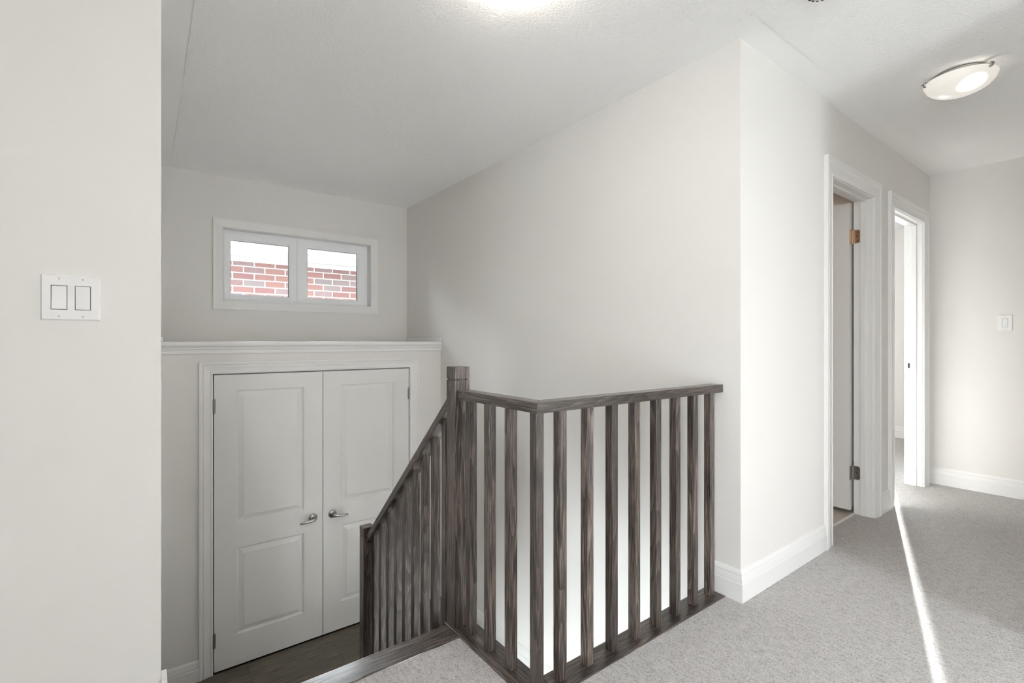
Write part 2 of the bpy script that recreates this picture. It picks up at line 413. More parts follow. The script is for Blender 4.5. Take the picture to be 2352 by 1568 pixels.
# baseboards
def baseboard(name, path, flip=1, z=0.0):
    bm = bmesh.new(); sweep(bm, [(x, y, z) for x, y in path], (0, 0, 1), BASEP, flip); return struct(obj(name, bm, M_TRIM))
baseboard('baseboard_corridor', [(XS, 1.2437), (XS, YC), (D1[0]-.1, YC)], -1)
baseboard('baseboard_between_doors', [(D1[1]+.1, YC), (D2[0]-.1, YC)], -1)
baseboard('baseboard_end', [(XE, YC), (XE, .05), (BX1, .05)], -1)
baseboard('baseboard_closet_left', [(XL, YL+.9), (XL, YK), (CX0-.081, YK)], -1, ZL)
baseboard('baseboard_landing_right', [(CX1+.081, YK), (XS, YK), (XS, 2.30)], -1, ZL)
baseboard('baseboard_left', [(BX0, YL), (XL, YL)], -1)
baseboard('baseboard_bedroom', [(D2[0]-.125, 4.4), (7.02, 4.4), (7.02, YB), (D2[1]+.1, YB)], -1)
# stair skirt on the left return wall, following the flight
bm = bmesh.new()
sk = [(1.684, 0.0), (1.684, .172), (1.74, .172), (2.70, ZL+.165), (2.75, ZL+.135), (2.75, ZL), (2.60, ZL), (1.72, -.16)]
a = [bm.verts.new((XL, y, z)) for y, z in sk]; b_ = [bm.verts.new((XL+.014, y, z)) for y, z in sk]
bm.faces.new(a); bm.faces.new(list(reversed(b_)))
for i in range(len(sk)): bm.faces.new((a[i], a[i-1], b_[i-1], b_[i]))
struct(obj('baseboard_stair_skirt', bm, M_TRIM, bevel=.002))

# stair-top nosing boards (stained oak)
def nosing(name, ext, m):
    return struct(box(name, ext, m, bevel=.004))
nosing('trim_1', (XL, .952, 1.5945, 1.698, -.026, .004), M_WX)
nosing('trim_2', (.952, 1.0548, 1.144, 1.720, -.026, .004), M_WY)
nosing('trim_3', (1.0548, XS-.016, 1.1441, 1.2437, -.026, .004), M_WX)
# painted fascia of the stair opening below the boards
struct(box('trim_4', [(.952, 1.04, 1.144, 1.70, -.30, -.026), (1.04, XS, 1.144, 1.23, -.30, -.026), (XL, .952, 1.5945, 1.67, -.30, -.026)], M_TRIM))

# closet ledge and its moulding
lg = thing('trim_5', (1.05, YK, 1.045)); struct(lg)
box('ledge_top', (XL, XS, YK-.022, YF, 1.100, 1.1255), M_TRIM, lg, bevel=.004)
bm = bmesh.new()
LEDP = [(0, 0), (.010, 0), (.013, .004), (.013, .012), (.009, .015), (.010, .024), (.017, .033), (.018, .042), (.024, .045), (.030, .052), (.032, .056), (.0, .056)]
sweep(bm, [(XL, YK, 1.045), (XS, YK, 1.045)], (0, 0, 1), LEDP, -1)
obj('ledge_moulding', bm, M_TRIM, lg)
bm = bmesh.new()
for x, dx in ((XL, .05), (XS, -.012)):
    addbox(bm, min(x, x+dx), max(x, x+dx), YK-.02, YF, 1.1255, 1.158)
obj('end_strip', bm, M_TRIM, lg, bevel=.004)

# door casings, jambs
def casing_y(name, x0, x1, z0, z1, yw, w, both=None, m=M_TRIM):
    """U of casing on a wall facing -Y, around the opening x0..x1"""
    t = thing(name, ((x0+x1)/2, yw, z0)); struct(t)
    bm = bmesh.new(); r = .005
    path = [(x0-r, yw, z0), (x0-r, yw, z1+r), (x1+r, yw, z1+r), (x1+r, yw, z0)]
    sweep(bm, path, (0, -1, 0), casprof(w), 1)
    c = obj('casing', bm, m, t)
    return t
tr6 = casing_y('trim_6', CX0, CX1, ZL, CZ1, YK, .076)
tr7 = casing_y('trim_7', D1[0], D1[1], 0, DT, YC, .096)
tr8 = casing_y('trim_8', D2[0], D2[1], 0, DT, YC, .096)
def jamb(t, x0, x1):
    y0, y1 = YC-.0, YB
    box('jamb', [(x0-.018, x0, y0, y1, 0, DT+.018), (x1, x1+.018, y0, y1, 0, DT+.018), (x0, x1, y0, y1, DT, DT+.018)], M_TRIM, t, bevel=.0012)
    s0, s1 = YC+.036, YC+.067
    box('door_stop', [(x0, x0+.011, s0, s1, 0, DT), (x1-.011, x1, s0, s1, 0, DT), (x0+.011, x1-.011, s0, s1, DT-.011, DT)], M_TRIM, t, bevel=.003)
jamb(tr7, *D1); jamb(tr8, *D2)
# casing on the bedroom side too
bm = bmesh.new(); sweep(bm, [(D2[0]-.005, YB, 0), (D2[0]-.005, YB, DT+.005), (D2[1]+.005, YB, DT+.005), (D2[1]+.005, YB, 0)], (0, 1, 0), casprof(.08), -1)
obj('casing', bm, M_TRIM, tr8)
# strike plate on the bedroom jamb
sp_ = box('strike_plate', [(D2[1]-.0015, D2[1], 1.157, 1.1885, .909, .918), (D2[1]-.0015, D2[1], 1.157, 1.1885, .956, .966),
                           (D2[1]-.0015, D2[1], 1.157, 1.163, .918, .956), (D2[1]-.0015, D2[1], 1.177, 1.1885, .918, .956)], M_NICKEL, tr8, bevel=.0004)
box('latch_recess', (D2[1]-.0006, D2[1]+.001, 1.163, 1.177, .918, .956), M_DARK, tr8)
# closet lining behind the doors
box('jamb', [(CX0-.012, CX0-.002, YK+.0, YK+.10, ZL, CZ1+.012), (CX1+.002, CX1+.012, YK+.0, YK+.10, ZL, CZ1+.012), (CX0-.002, CX1+.002, YK, YK+.10, CZ1+.003, CZ1+.012)], M_TRIM, tr6)
box('door_stop', [(CX0-.002, CX0+.012, YK+.04, YK+.06, ZL, CZ1), (CX1-.012, CX1+.002, YK+.04, YK+.06, ZL, CZ1), (CX0, CX1, YK+.04, YK+.06, CZ1-.01, CZ1+.003)], M_VOID, tr6)
# metal carpet bar at the bathroom
box('carpet_bar', (D1[0], D1[1], YB-.012, YB+.004, .0, .005), M_TRIM, tr7, bevel=.002)

# panelled door leaves
def door_leaf(name, W, H, TH, panels, m, parent):
    """leaf in local x 0..W, z 0..H, front face at y=0 looking to -Y, back at y=TH; moulded panels front"""
    bm = bmesh.new()
    xs = sorted({0, W} | {p for q in panels for p in q[:2]}); zs = sorted({0, H} | {p for q in panels for p in q[2:]})
    def quad(a, b, c, d): bm.faces.new([bm.verts.new(v) for v in (a, b, c, d)])
    for sgn, y in ((1, 0.0), (-1, TH)):
        for i in range(len(xs)-1):
            for j in range(len(zs)-1):
                if any(abs(xs[i]-p[0]) < 1e-6 and abs(xs[i+1]-p[1]) < 1e-6 and abs(zs[j]-p[2]) < 1e-6 and abs(zs[j+1]-p[3]) < 1e-6 for p in panels):
                    x0, x1, z0, z1 = xs[i], xs[i+1], zs[j], zs[j+1]
                    prev = (0.0, 0.0)
                    for ins, dep in ((.002, .006), (.006, .007), (.010, .0135), (.014, .014), (.043, .0030), (.045, .0015)):
                        (a0, d0), (a1, d1) = prev, (ins, dep); Y0, Y1 = y+sgn*d0, y+sgn*d1
                        O = [(x0+a0, z0+a0), (x1-a0, z0+a0), (x1-a0, z1-a0), (x0+a0, z1-a0)]
                        I = [(x0+a1, z0+a1), (x1-a1, z0+a1), (x1-a1, z1-a1), (x0+a1, z1-a1)]
                        for k in range(4):
                            k2 = (k+1) % 4
                            quad((O[k][0], Y0, O[k][1]), (O[k2][0], Y0, O[k2][1]), (I[k2][0], Y1, I[k2][1]), (I[k][0], Y1, I[k][1]))
                        prev = (ins, dep)
                    a1, d1 = prev; Y1 = y+sgn*d1
                    quad((x0+a1, Y1, z0+a1), (x1-a1, Y1, z0+a1), (x1-a1, Y1, z1-a1), (x0+a1, Y1, z1-a1))
                else:
                    quad((xs[i], y, zs[j]), (xs[i+1], y, zs[j]), (xs[i+1], y, zs[j+1]), (xs[i], y, zs[j+1]))
    for x in (0, W):
        quad((x, 0, 0), (x, TH, 0), (x, TH, H), (x, 0, H))
    for z in (0, H):
        quad((0, 0, z), (W, 0, z), (W, TH, z), (0, TH, z))
    bmesh.ops.remove_doubles(bm, verts=bm.verts, dist=1e-5)
    bmesh.ops.recalc_face_normals(bm, faces=bm.faces)
    me = bpy.data.meshes.new(name); bm.to_mesh(me); bm.free(); me.materials.append(m)
    o = bpy.data.objects.new(name, me); COL.objects.link(o); o.parent = parent
    return o

def tube(bm, pts, secs, up=Vector((0, 0, 1)), seg=14):
    """tapered tube; secs (half width horizontal, half height vertical) per point"""
    P = [Vector(p) for p in pts]; rings = []
    for i, p in enumerate(P):
        t = (P[min(i+1, len(P)-1)]-P[max(i-1, 0)]).normalized()
        s = t.cross(up).normalized(); u = s.cross(t).normalized()
        a, b = secs[i]
        rings.append([bm.verts.new(p + s*(a*math.cos(2*math.pi*k/seg)) + u*(b*math.sin(2*math.pi*k/seg))) for k in range(seg)])
    for r0, r1 in zip(rings, rings[1:]):
        for k in range(seg): bm.faces.new((r0[k], r0[(k+1) % seg], r1[(k+1) % seg], r1[k]))
    bm.faces.new(list(reversed(rings[0]))); bm.faces.new(rings[-1])

def lever(parent, x, z, sgn):
    """lever handle on a leaf; local coordinates of the leaf, front y=0"""
    bm = bmesh.new()
    lathe(bm, [(.031, 0.0), (.031, -.004), (.029, -.008), (.020, -.012), (.012, -.014), (.0115, -.016)], (x, 0, z), 'Y', 40)
    r = obj('handle_rosette', bm, M_NICKEL, None, smooth=False); r.parent = parent; r.location = (0, 0, 0)
    for p in r.data.polygons: p.use_smooth = True
    bm = bmesh.new()
    tube(bm, [(x, -.012, z), (x, -.030, z), (x, -.046, z), (x, -.050, z)], [(.0095, .0095), (.0095, .0095), (.011, .011), (.006, .006)], seg=20)
    tube(bm, [(x-sgn*.008, -.046, z-.001), (x, -.050, z-.001), (x+sgn*.015, -.053, z-.002), (x+sgn*.04, -.056, z-.006), (x+sgn*.065, -.057, z-.009), (x+sgn*.085, -.055, z-.009), (x+sgn*.10, -.052, z-.009), (x+sgn*.102, -.052, z-.009)],
         [(.007, .009), (.011, .013), (.0105, .013), (.008, .0105), (.006, .0082), (.005, .0072), (.0045, .0068), (.003, .006)], seg=18)
    h = obj('lever', bm, M_NICKEL); h.parent = r
    for p in h.data.polygons: p.use_smooth = True
    return r

def hinge_knuckle(parent, x, z):
    bm = bmesh.new()
    lathe(bm, [(.0035, -.050), (.0055, -.0485), (.0062, -.047), (.0062, .047), (.0055, .0485), (.0035, .050)], (x, -.004, z), 'Z', 16)
    addbox(bm, x-.010, x+.010, -.003, .002, z-.045, z+.045)
    h = obj('hinge', bm, M_HINGE); h.parent = parent; h.location = (0, 0, 0); return h

DH = CZ1 - (ZL+.012) - .005
XM = 1.061
def closet_panels(W, x0, x1):
    z = -(ZL+.012)
    return [(x0, x1, -.875+z, -.284+z), (x0, x1, -.113+z, .794+z)]
for nm, xa, xb, px0, px1, hx, sg, hingex in (('door_1', CX0+.0045, XM-.0025, .490, .926, .989, -1, 0), ('door_2', XM+.0025, CX1-.0045, 1.196, 1.629, 1.131, 1, 1)):
    t = thing(nm, (xa, YK-.002, ZL+.012)); struct(t)
    W = xb-xa
    door_leaf('leaf', W, DH, .035, closet_panels(W, px0-xa, px1-xa), M_DOOR, t)
    lever(t, hx-xa, -.185-(ZL+.012), sg)
    for zz in (.694, -.871):
        hinge_knuckle(t, (W+.001) if hingex else -.001, zz-(ZL+.012))

# bathroom door, standing open into the bathroom (hinged on the right jamb)
t = thing('door_3', (D1[1]-.006, YB+.010, .028)); struct(t)
W3 = .655; H3 = 2.002
bl = door_leaf('leaf', W3, H3, .035, [(.12, W3-.12, .2, .80), (.12, W3-.12, .97, H3-.11)], M_DOOR, t)
bl.rotation_euler = (0, 0, math.pi/2)      # local x -> +Y ; front (-Y) -> +X
bl.location = (0, 0, 0)
def butt_hinge(z, m):
    bm = bmesh.new()
    # leaf on the jamb, rounded corners, three screws; knuckle
    X = D1[1]; y0, y1 = YB-.036, YB+.002; r = .014; pts = []
    for cy, cz, a0 in ((y0+r, z-.044+r, math.pi), (y1-.0005, z-.044, None), (y1-.0005, z+.044, None), (y0+r, z+.044-r, math.pi/2)):
        if a0 is None: pts.append((cy, cz))
        else:
            for k in range(7):
                a = a0 + (math.pi/2)*k/6
                pts.append((cy+r*math.cos(a), cz+r*math.sin(a)))
    A = [bm.verts.new((X-.003, y, zz)) for y, zz in pts]; B = [bm.verts.new((X, y, zz)) for y, zz in pts]
    bm.faces.new(A); bm.faces.new(list(reversed(B)))
    for i in range(len(pts)): bm.faces.new((A[i], A[i-1], B[i-1], B[i]))
    lathe(bm, [(.004, -.047), (.006, -.045), (.006, .045), (.004, .047)], (X-.004, YB+.004, z), 'Z', 16)
    addbox(bm, X-.041, X-.008, YB+.0075, YB+.0105, z-.044, z+.044)
    h = obj('hinge', bm, m, t)
    bm = bmesh.new()
    for dy, dz in ((-.024, -.028), (-.018, 0), (-.024, .028)):
        lathe(bm, [(.0032, -.0008), (.0040, 0), (.0032, .0002)], (X-.0032, YB+dy, z+dz), 'X', 12)
    s = obj('hinge_screw', bm, M_DARK); s.parent = h
    return h
h1 = butt_hinge(1.811, M_BRONZE); h1['label'] = 'warm bronze upper hinge'
h2 = butt_hinge(.27, M_HINGE)

# ------------------------------------------------------------------ window above the closet
w = thing('window_1', ((WX0+WX1)/2, YF, WZ0)); struct(w)
bm = bmesh.new()
WP = [(0, 0), (0, .010), (.004, .013), (.010, .012), (.030, .0135), (.055, .016), (.062, .019), (.070, .019), (.070, 0)]
def ring(bm, x0, x1, z0, z1, y, prof, nrm=(0, -1, 0)):
    # closed mitred frame
    n = Vector(nrm); rows = []
    for (x, z, sx, sz) in ((x0, z0, -1, -1), (x0, z1, -1, 1), (x1, z1, 1, 1), (x1, z0, 1, -1)):
        rows.append([bm.verts.new(Vector((x+sx*a, y, z+sz*a)) + n*b) for a, b in prof])
    k = len(prof)
    for i in range(4):
        r0, r1 = rows[i], rows[(i+1) % 4]
        for j in range(k): bm.faces.new((r0[j], r0[(j+1) % k], r1[(j+1) % k], r1[j]))
ring(bm, WX0, WX1, WZ0, WZ1, YF, WP)
obj('window_casing', bm, M_TRIM, w)
bm = bmesh.new()    # reveal lining
ring(bm, WX0+.002, WX1-.002, WZ0+.002, WZ1-.002, YF, [(0, .002), (0.004, .002), (.004, -.15), (0, -.15)])
obj('reveal_lining', bm, M_TRIM, w)
YW = 4.548
box('window_frame', [(WX0+.002, WX1-.002, YW, YW+.06, WZ0+.002, WZ0+.020), (WX0+.002, WX1-.002, YW, YW+.06, WZ1-.014, WZ1-.002),
                     (WX0+.002, WX0+.014, YW, YW+.06, WZ0+.02, WZ1-.014), (WX1-.022, WX1-.002, YW, YW+.06, WZ0+.02, WZ1-.014),
                     (1.040, 1.075, YW+.004, YW+.06, WZ0+.02, WZ1-.014)], M_VINYL, w, bevel=.0015)
for gx0, gx1, ox0, ox1 in ((.547, .992, WX0+.014, 1.056), (1.147, 1.593, 1.058, WX1-.022)):
    bm = bmesh.new(); z0, z1 = 1.514, 1.955; oz0, oz1 = WZ0+.02, WZ1-.014
    s = box('sash', [(ox0, gx0-.011, YW-.004, YW+.04, oz0, oz1), (gx1+.011, ox1, YW-.004, YW+.04, oz0, oz1),
                     (gx0-.011, gx1+.011, YW-.004, YW+.04, oz0, z0-.011), (gx0-.011, gx1+.011, YW-.004, YW+.04, z1+.011, oz1),
                     (gx0-.012, gx0, YW+.003, YW+.035, z0-.012, z1+.012), (gx1, gx1+.012, YW+.003, YW+.035, z0-.012, z1+.012),
                     (gx0, gx1, YW+.003, YW+.035, z0-.012, z0), (gx0, gx1, YW+.003, YW+.035, z1, z1+.012)], M_VINYL, w, bevel=.001)
    bm.free()
    g = bmesh.new(); addbox(g, gx0, gx1, YW+.016, YW+.020, z0, z1); po = obj('pane', g, M_GLASS); po.parent = s
    g = bmesh.new()
    for e in ((gx0, gx0+.003, YW+.013, YW+.026, z0, z1), (gx1-.003, gx1, YW+.008, YW+.026, z0, z1), (gx0, gx1, YW+.013, YW+.026, z0, z0+.002), (gx0, gx1, YW+.009, YW+.026, z1-.002, z1)):
        addbox(g, *e)
    go = obj('gasket', g, M_DARK); go.parent = s

def plain_window_y(name, x0, x1, z0, z1, y0, y1, mull):
    w = thing(name, ((x0+x1)/2, y0, z0)); struct(w); f = .05; ym = (y0+y1)/2
    e = [(x0, x1, ym-.03, ym+.03, z0, z0+f), (x0, x1, ym-.03, ym+.03, z1-f, z1), (x0, x0+f, ym-.03, ym+.03, z0+f, z1-f), (x1-f, x1, ym-.03, ym+.03, z0+f, z1-f)]
    for k in range(1, mull): xm = x0+(x1-x0)*k/mull; e.append((xm-.025, xm+.025, ym-.03, ym+.03, z0+f, z1-f))
    box('window_frame', e, M_VINYL, w)
    for k in range(mull):
        a = x0+(x1-x0)*k/mull+.04; b = x0+(x1-x0)*(k+1)/mull-.04
        box('pane', (a, b, ym-.003, ym+.003, z0+f-.01, z1-f+.01), M_GLASS, w)
def plain_window_x(name, y0, y1, z0, z1, x0, x1, mull, f=.05, yf=None):
    w = thing(name, (x0, (y0+y1)/2, z0)); struct(w); xm_ = (x0+x1)/2
    e = [(xm_-.03, xm_+.03, y0, y1, z0, z0+f), (xm_-.03, xm_+.03, y0, y1, z1-f, z1), (xm_-.03, xm_+.03, y0, y0+f*.2, z0+f, z1-f), (xm_-.03, xm_+.03, y1-f, y1, z0+f, z1-f)]
    for k in range(1, mull): ym = y0+(y1-y0)*k/mull; e.append((xm_-.03, xm_+.03, ym-.025, ym+.025, z0+f, z1-f))
    box('window_frame', e, M_VINYL, w)
    for k in range(mull):
        a = y0+(y1-y0)*k/mull+.005; b = y0+(y1-y0)*(k+1)/mull-.005
        box('pane', (xm_-.003, xm_+.003, a, b, z0+f-.01, z1-f+.01), M_GLASS, w)
plain_window_y('window_added_2', 1.75, 2.2, 0.15, 1.9, BY-T, BY, 1)  # unseen opening, added and sized to let skylight into the hall
plain_window_x('window_added_3', -1.4, -0.5, 0.15, 1.9, BX0-T, BX0, 1)  # out-of-view window, added to brighten the stair wall from the left
plain_window_x('window_4', 1.978, 3.1, 0.75, 2.2, 7.02, 7.17, 2)
plain_window_x('window_added_5', .4, 1.7, -3.1, -.65, XL-T, XL, 1)  # added lower window, unseen; brightens the wall behind the balusters
portal('sky_portal_lower', (XL-T-.01, 1.05, -1.875), (0, -math.pi/2, 0), 2.45, 1.3)
portal('sky_portal_stair', ((WX0+WX1)/2, YF+.16, (WZ0+WZ1)/2), (-math.pi/2, 0, 0), 1.2, .58)
portal('sky_portal_back', (1.975, BY-T-.01, 1.025), (math.pi/2, 0, 0), .45, 1.75)
portal('sky_portal_left', (BX0-T-.01, -.95, 1.025), (0, -math.pi/2, 0), 1.75, .9)
portal('sky_portal_bedroom', (7.18, 2.539, 1.475), (0, math.pi/2, 0), 1.45, 1.122)

# ================================================================== STAIRS
st = thing('staircase', (.5, 1.70, ZL), 'dark stained oak flight of steps dropping from the carpeted hall to the lower landing', 'stairs')
rise = -ZL/6; run = .195
for i in range(1, 6):
    z = -rise*i; y0 = 1.70+run*(i-1)
    box('tread', (XL+.014, 1.020, y0-.022, y0+run, z-.026, z), M_WX, st, bevel=.004)
for i in range(0, 6):
    z = -rise*i; y0 = 1.70+run*i - run
    yy = 1.67 if i == 0 else 1.70+run*(i)-.0
    box('riser', (XL+.014, .984, 1.70+run*i-.018, 1.70+run*i, -rise*(i+1)+0, z-.026), M_WX, st)
bm = bmesh.new()
so = [(1.725, -.03), (1.74, -.03), (2.665, ZL-.0+.15), (2.665, ZL), (2.50, ZL-.10), (1.725, -.40)]
a = [bm.verts.new((1.021, y, z)) for y, z in so]; b_ = [bm.verts.new((1.048, y, z-.0)) for y, z in so]
bm.faces.new(a); bm.faces.new(list(reversed(b_)))
for i in range(len(so)): bm.faces.new((a[i], a[i-1], b_[i-1], b_[i]))
obj('stringer', bm, M_WY, st)
s2 = thing('staircase', (1.55, 2.64, ZB), 'lower oak flight going down from the landing under the hall floor', 'stairs')
for i in range(1, 9):
    z = ZL - rise*i; y1 = 2.66-run*(i-1)
    box('tread', (1.06, XS-.02, y1-run, y1+.02, z-.026, z), M_WX, s2, bevel=.004)
    box('riser', (1.06, XS-.02, y1+0, y1+.016, z, z+rise-.026), M_WX, s2)

# ---------------- railings
BW = .032
def bar_mesh(name, w, d, h, m, bevel=.0015):
    bm = bmesh.new(); addbox(bm, 0, w, 0, d, 0, h); return bm
RZ0, RZ1 = .9005, .9356
lr = thing('landing_railing', (.985, 1.18, 0.004), 'dark oak guard rail with square balusters turning the corner around the stair opening', 'railing')
# handrail: L-shaped
bm = bmesh.new()
A = [(.978, 1.655), (.978, 1.165), (XS, 1.165), (XS, 1.222), (1.034, 1.222), (1.034, 1.655)]
def prism(bm, poly, z0, z1):
    lo = [bm.verts.new((x, y, z0)) for x, y in poly]; hi = [bm.verts.new((x, y, z1)) for x, y in poly]
    bm.faces.new(list(reversed(lo))); bm.faces.new(hi)
    for i in range(len(poly)): bm.faces.new((lo[i-1], lo[i], hi[i], hi[i-1]))
bm1 = bmesh.new(); prism(bm1, [(.978, 1.652), (.978, 1.165), (1.034, 1.222), (1.034, 1.652)], RZ0, RZ1)
obj('handrail', bm1, M_WY, lr, bevel=.0012)
bm.free(); bm2 = bmesh.new(); prism(bm2, [(.9785, 1.165), (XS, 1.165), (XS, 1.222), (1.0345, 1.222)], RZ0, RZ1)
obj('handrail', bm2, M_WX, lr, bevel=.0012)
bp = []
for y in (1.577, 1.449, 1.321): bp.append((.987, y))
for x in (.985, 1.086, 1.214, 1.341, 1.469, 1.600, 1.729, 1.857, 1.985): bp.append((x, 1.180))
first = None
for x, y in bp:
    if first is None:
        bm = bmesh.new(); addbox(bm, 0, BW, 0, BW, 0, RZ0-.003)
        first = obj('baluster', bm, M_WZ, None, bevel=.0012); first.parent = lr; first.location = Vector((x, y, .004)) - lr.location
    else:
        c = first.copy(); COL.objects.link(c); c.parent = lr; c.location = Vector((x, y, .004)) - lr.location
def newel(name, x, y, w, z0, z1, zg, parent):
    bm = bmesh.new(); g = .003
    prism(bm, [(x, y), (x+w, y), (x+w, y+w), (x, y+w)], z0, zg-.0028)
    prism(bm, [(x+g, y+g), (x+w-g, y+g), (x+w-g, y+w-g), (x+g, y+w-g)], zg-.0028, zg+.0028)
    prism(bm, [(x, y), (x+w, y), (x+w, y+w), (x, y+w)], zg+.0028, z1)
    return obj(name, bm, M_WZ, parent, bevel=.0012)
newel('newel_post', .9645, 1.651, .067, .004, 1.028, .977, lr)

sr = thing('stair_railing', (.98, 2.64, ZL), 'sloping dark oak banister with square balusters beside the descending steps', 'railing')
SL = .935
def zu(y): return .858 - SL*(y-1.714)       # underside of the sloping rail
bm = bmesh.new()
ya, yb = 1.7195, 2.6125
P = [(ya, zu(ya)), (yb, zu(yb)), (yb, zu(yb)+.045), (ya, zu(ya)+.045)]
a = [bm.verts.new((.965, y, z)) for y, z in P]; b_ = [bm.verts.new((1.030, y, z)) for y, z in P]
bm.faces.new(a); bm.faces.new(list(reversed(b_)))
for i in range(4): bm.faces.new((a[i], a[i-1], b_[i-1], b_[i]))
RX = Matrix.Rotation(-math.atan(SL), 3, 'X')
bmesh.ops.translate(bm, verts=bm.verts, vec=(0, -ya, -zu(ya)))
bmesh.ops.rotate(bm, verts=bm.verts, cent=(0, 0, 0), matrix=RX.inverted())
hr_ = obj('handrail', bm, M_WY, None, bevel=.003)
hr_.parent = sr; hr_.location = Vector((0, ya, zu(ya))) - sr.location; hr_.rotation_euler = (-math.atan(SL), 0, 0)
k = 0
for i in range(9):
    y = 1.765 + .0985*i
    if y > 2.60: break
    n = int((y+.002-1.70)/run)+1
    zb = -rise*n + .0008
    x0 = .985
    bm = bmesh.new()
    # foot on the tread, top cut to the slope of the rail
    pts = [(y, zb), (y+BW, zb), (y+BW, zu(y+BW)+.002), (y, zu(y)+.002)]
    a = [bm.verts.new((x0, yy, z)) for yy, z in pts]; b_ = [bm.verts.new((x0+BW, yy, z)) for yy, z in pts]
    bm.faces.new(a); bm.faces.new(list(reversed(b_)))
    for j in range(4): bm.faces.new((a[j], a[j-1], b_[j-1], b_[j]))
    obj('baluster', bm, M_WZ, sr, bevel=.0012)
newel('newel_post', .950, 2.613, .062, -rise*5+.0008, .101, .052, sr)

# ================================================================== CEILING LAMPS
def ceiling_lamp(x, y, label, base, hot, a0, hx=.03, hy=-.02):
    t = thing('ceiling_light', (x, y, ZC-.004), label, 'ceiling light', 'frosted bowl ceiling lights')
    R = .137; zr = -.028
    bm = bmesh.new(); lathe(bm, [(.098, 0), (.104, -.004), (.104, -.020), (.098, -.024)], (0, 0, 0), 'Z', 64)
    o = obj('mounting_pan', bm, M_NICKEL); o.parent = t
    bm = bmesh.new()
    prof = [(R, zr), (R+.0015, zr-.003), (R-.001, zr-.007)]
    D = .064
    for k in range(1, 15):
        a = math.pi/2*k/14.5
        prof.append(((R-.004)*math.cos(a), zr-.008-D*math.sin(a)))
    rings = []
    for r, h in prof: rings.append([bm.verts.new((r*math.cos(2*math.pi*i/72), r*math.sin(2*math.pi*i/72), h)) for i in range(72)])
    for r0, r1 in zip(rings, rings[1:]):
        for i in range(72): bm.faces.new((r0[i], r0[(i+1) % 72], r1[(i+1) % 72], r1[i]))
    bm.faces.new(rings[-1])
    m = bowl_glass('frosted_bowl', base, hot, hx, hy)
    o = obj('glass_bowl', bm, m, smooth=True); o.parent = t
    sol = o.modifiers.new('thickness', 'SOLIDIFY'); sol.thickness = .004; sol.offset = -1
    bm = bmesh.new()
    lathe(bm, [(R+.002, zr+.003), (R+.005, zr+.003), (R+.005, zr-.001), (R+.002, zr-.001)], (0, 0, 0), 'Z', 72)
    bm.free()
    for k in range(3):
        a = a0 + k*2*math.pi/3
        bm = bmesh.new()
        tube(bm, [(R-.045, 0, zr+.010), (R-.010, 0, zr+.012), (R+.004, 0, zr+.009), (R+.008, 0, zr+.001), (R+.004, 0, zr-.008), (R-.006, 0, zr-.012)],
             [(.004, .002), (.007, .002), (.010, .0022), (.011, .0024), (.010, .0024), (.006, .002)], up=Vector((0, 0.001, 1)), seg=12)
        bmesh.ops.rotate(bm, verts=bm.verts, cent=(0, 0, 0), matrix=Matrix.Rotation(a, 3, 'Z'))
        o = obj('clip', bm, M_NICKEL, smooth=True); o.parent = t
    return t
bath = thing('ceiling_light', (2.95, 2.3, ZC), 'small warm ceiling lamp inside the bathroom', 'ceiling light')
bm = bmesh.new(); lathe(bm, [(.09, 0), (.09, -.03), (.07, -.07), (.03, -.09)], (0, 0, 0), 'Z', 32)
mb_, nb_, lb_, bb_ = mat('warm_glass', (.9, .8, .7), .3); bb_.inputs['Emission Color'].default_value = (1, .62, .36, 1); bb_.inputs['Emission Strength'].default_value = 7.0
o = obj('glass_bowl', bm, mb_); o.parent = bath
ceiling_lamp(3.19, .578, 'frosted glass bowl lamp on the corridor ceiling near the doors', 0.20, 2.0, math.radians(0), -.050, -.050)
ceiling_lamp(1.03, 1.335, 'frosted glass bowl lamp on the ceiling above the stair head', 10.0, 16.0, math.radians(40), 0, 0)

ceiling_lamp(.15, -.55, 'frosted glass bowl lamp added out of view on the hall ceiling as fill light', 15.0, 24.0, math.radians(20), 0, 0)  # unseen lamp, added to fill the hall floor and walls with light
# smoke alarm
sa = thing('smoke_alarm', (1.972, .722, ZC-.004), 'round smoke alarm on the hall ceiling at the upper picture edge', 'smoke alarm')
bm = bmesh.new(); lathe(bm, [(.066, 0), (.067, -.012), (.064, -.016), (.064, -.019), (.062, -.030), (.052, -.038), (.02, -.040)], (0, 0, 0), 'Z', 48)
o = obj('alarm_body', bm, M_PLATE, smooth=False); o.parent = sa
bm = bmesh.new()
for k in range(24):
    a = 2*math.pi*k/24
    b2 = bmesh.new(); addbox(b2, .0555, .0640, -.0045, .0045, -.0345, -.0215)
    bmesh.ops.rotate(b2, verts=b2.verts, cent=(0, 0, 0), matrix=Matrix.Rotation(a, 3, 'Z'))
    me = bpy.data.meshes.new('tmp'); b2.to_mesh(me); b2.free(); bm.from_mesh(me); bpy.data.meshes.remove(me)
o = obj('vent_slots', bm, M_DARK); o.parent = sa

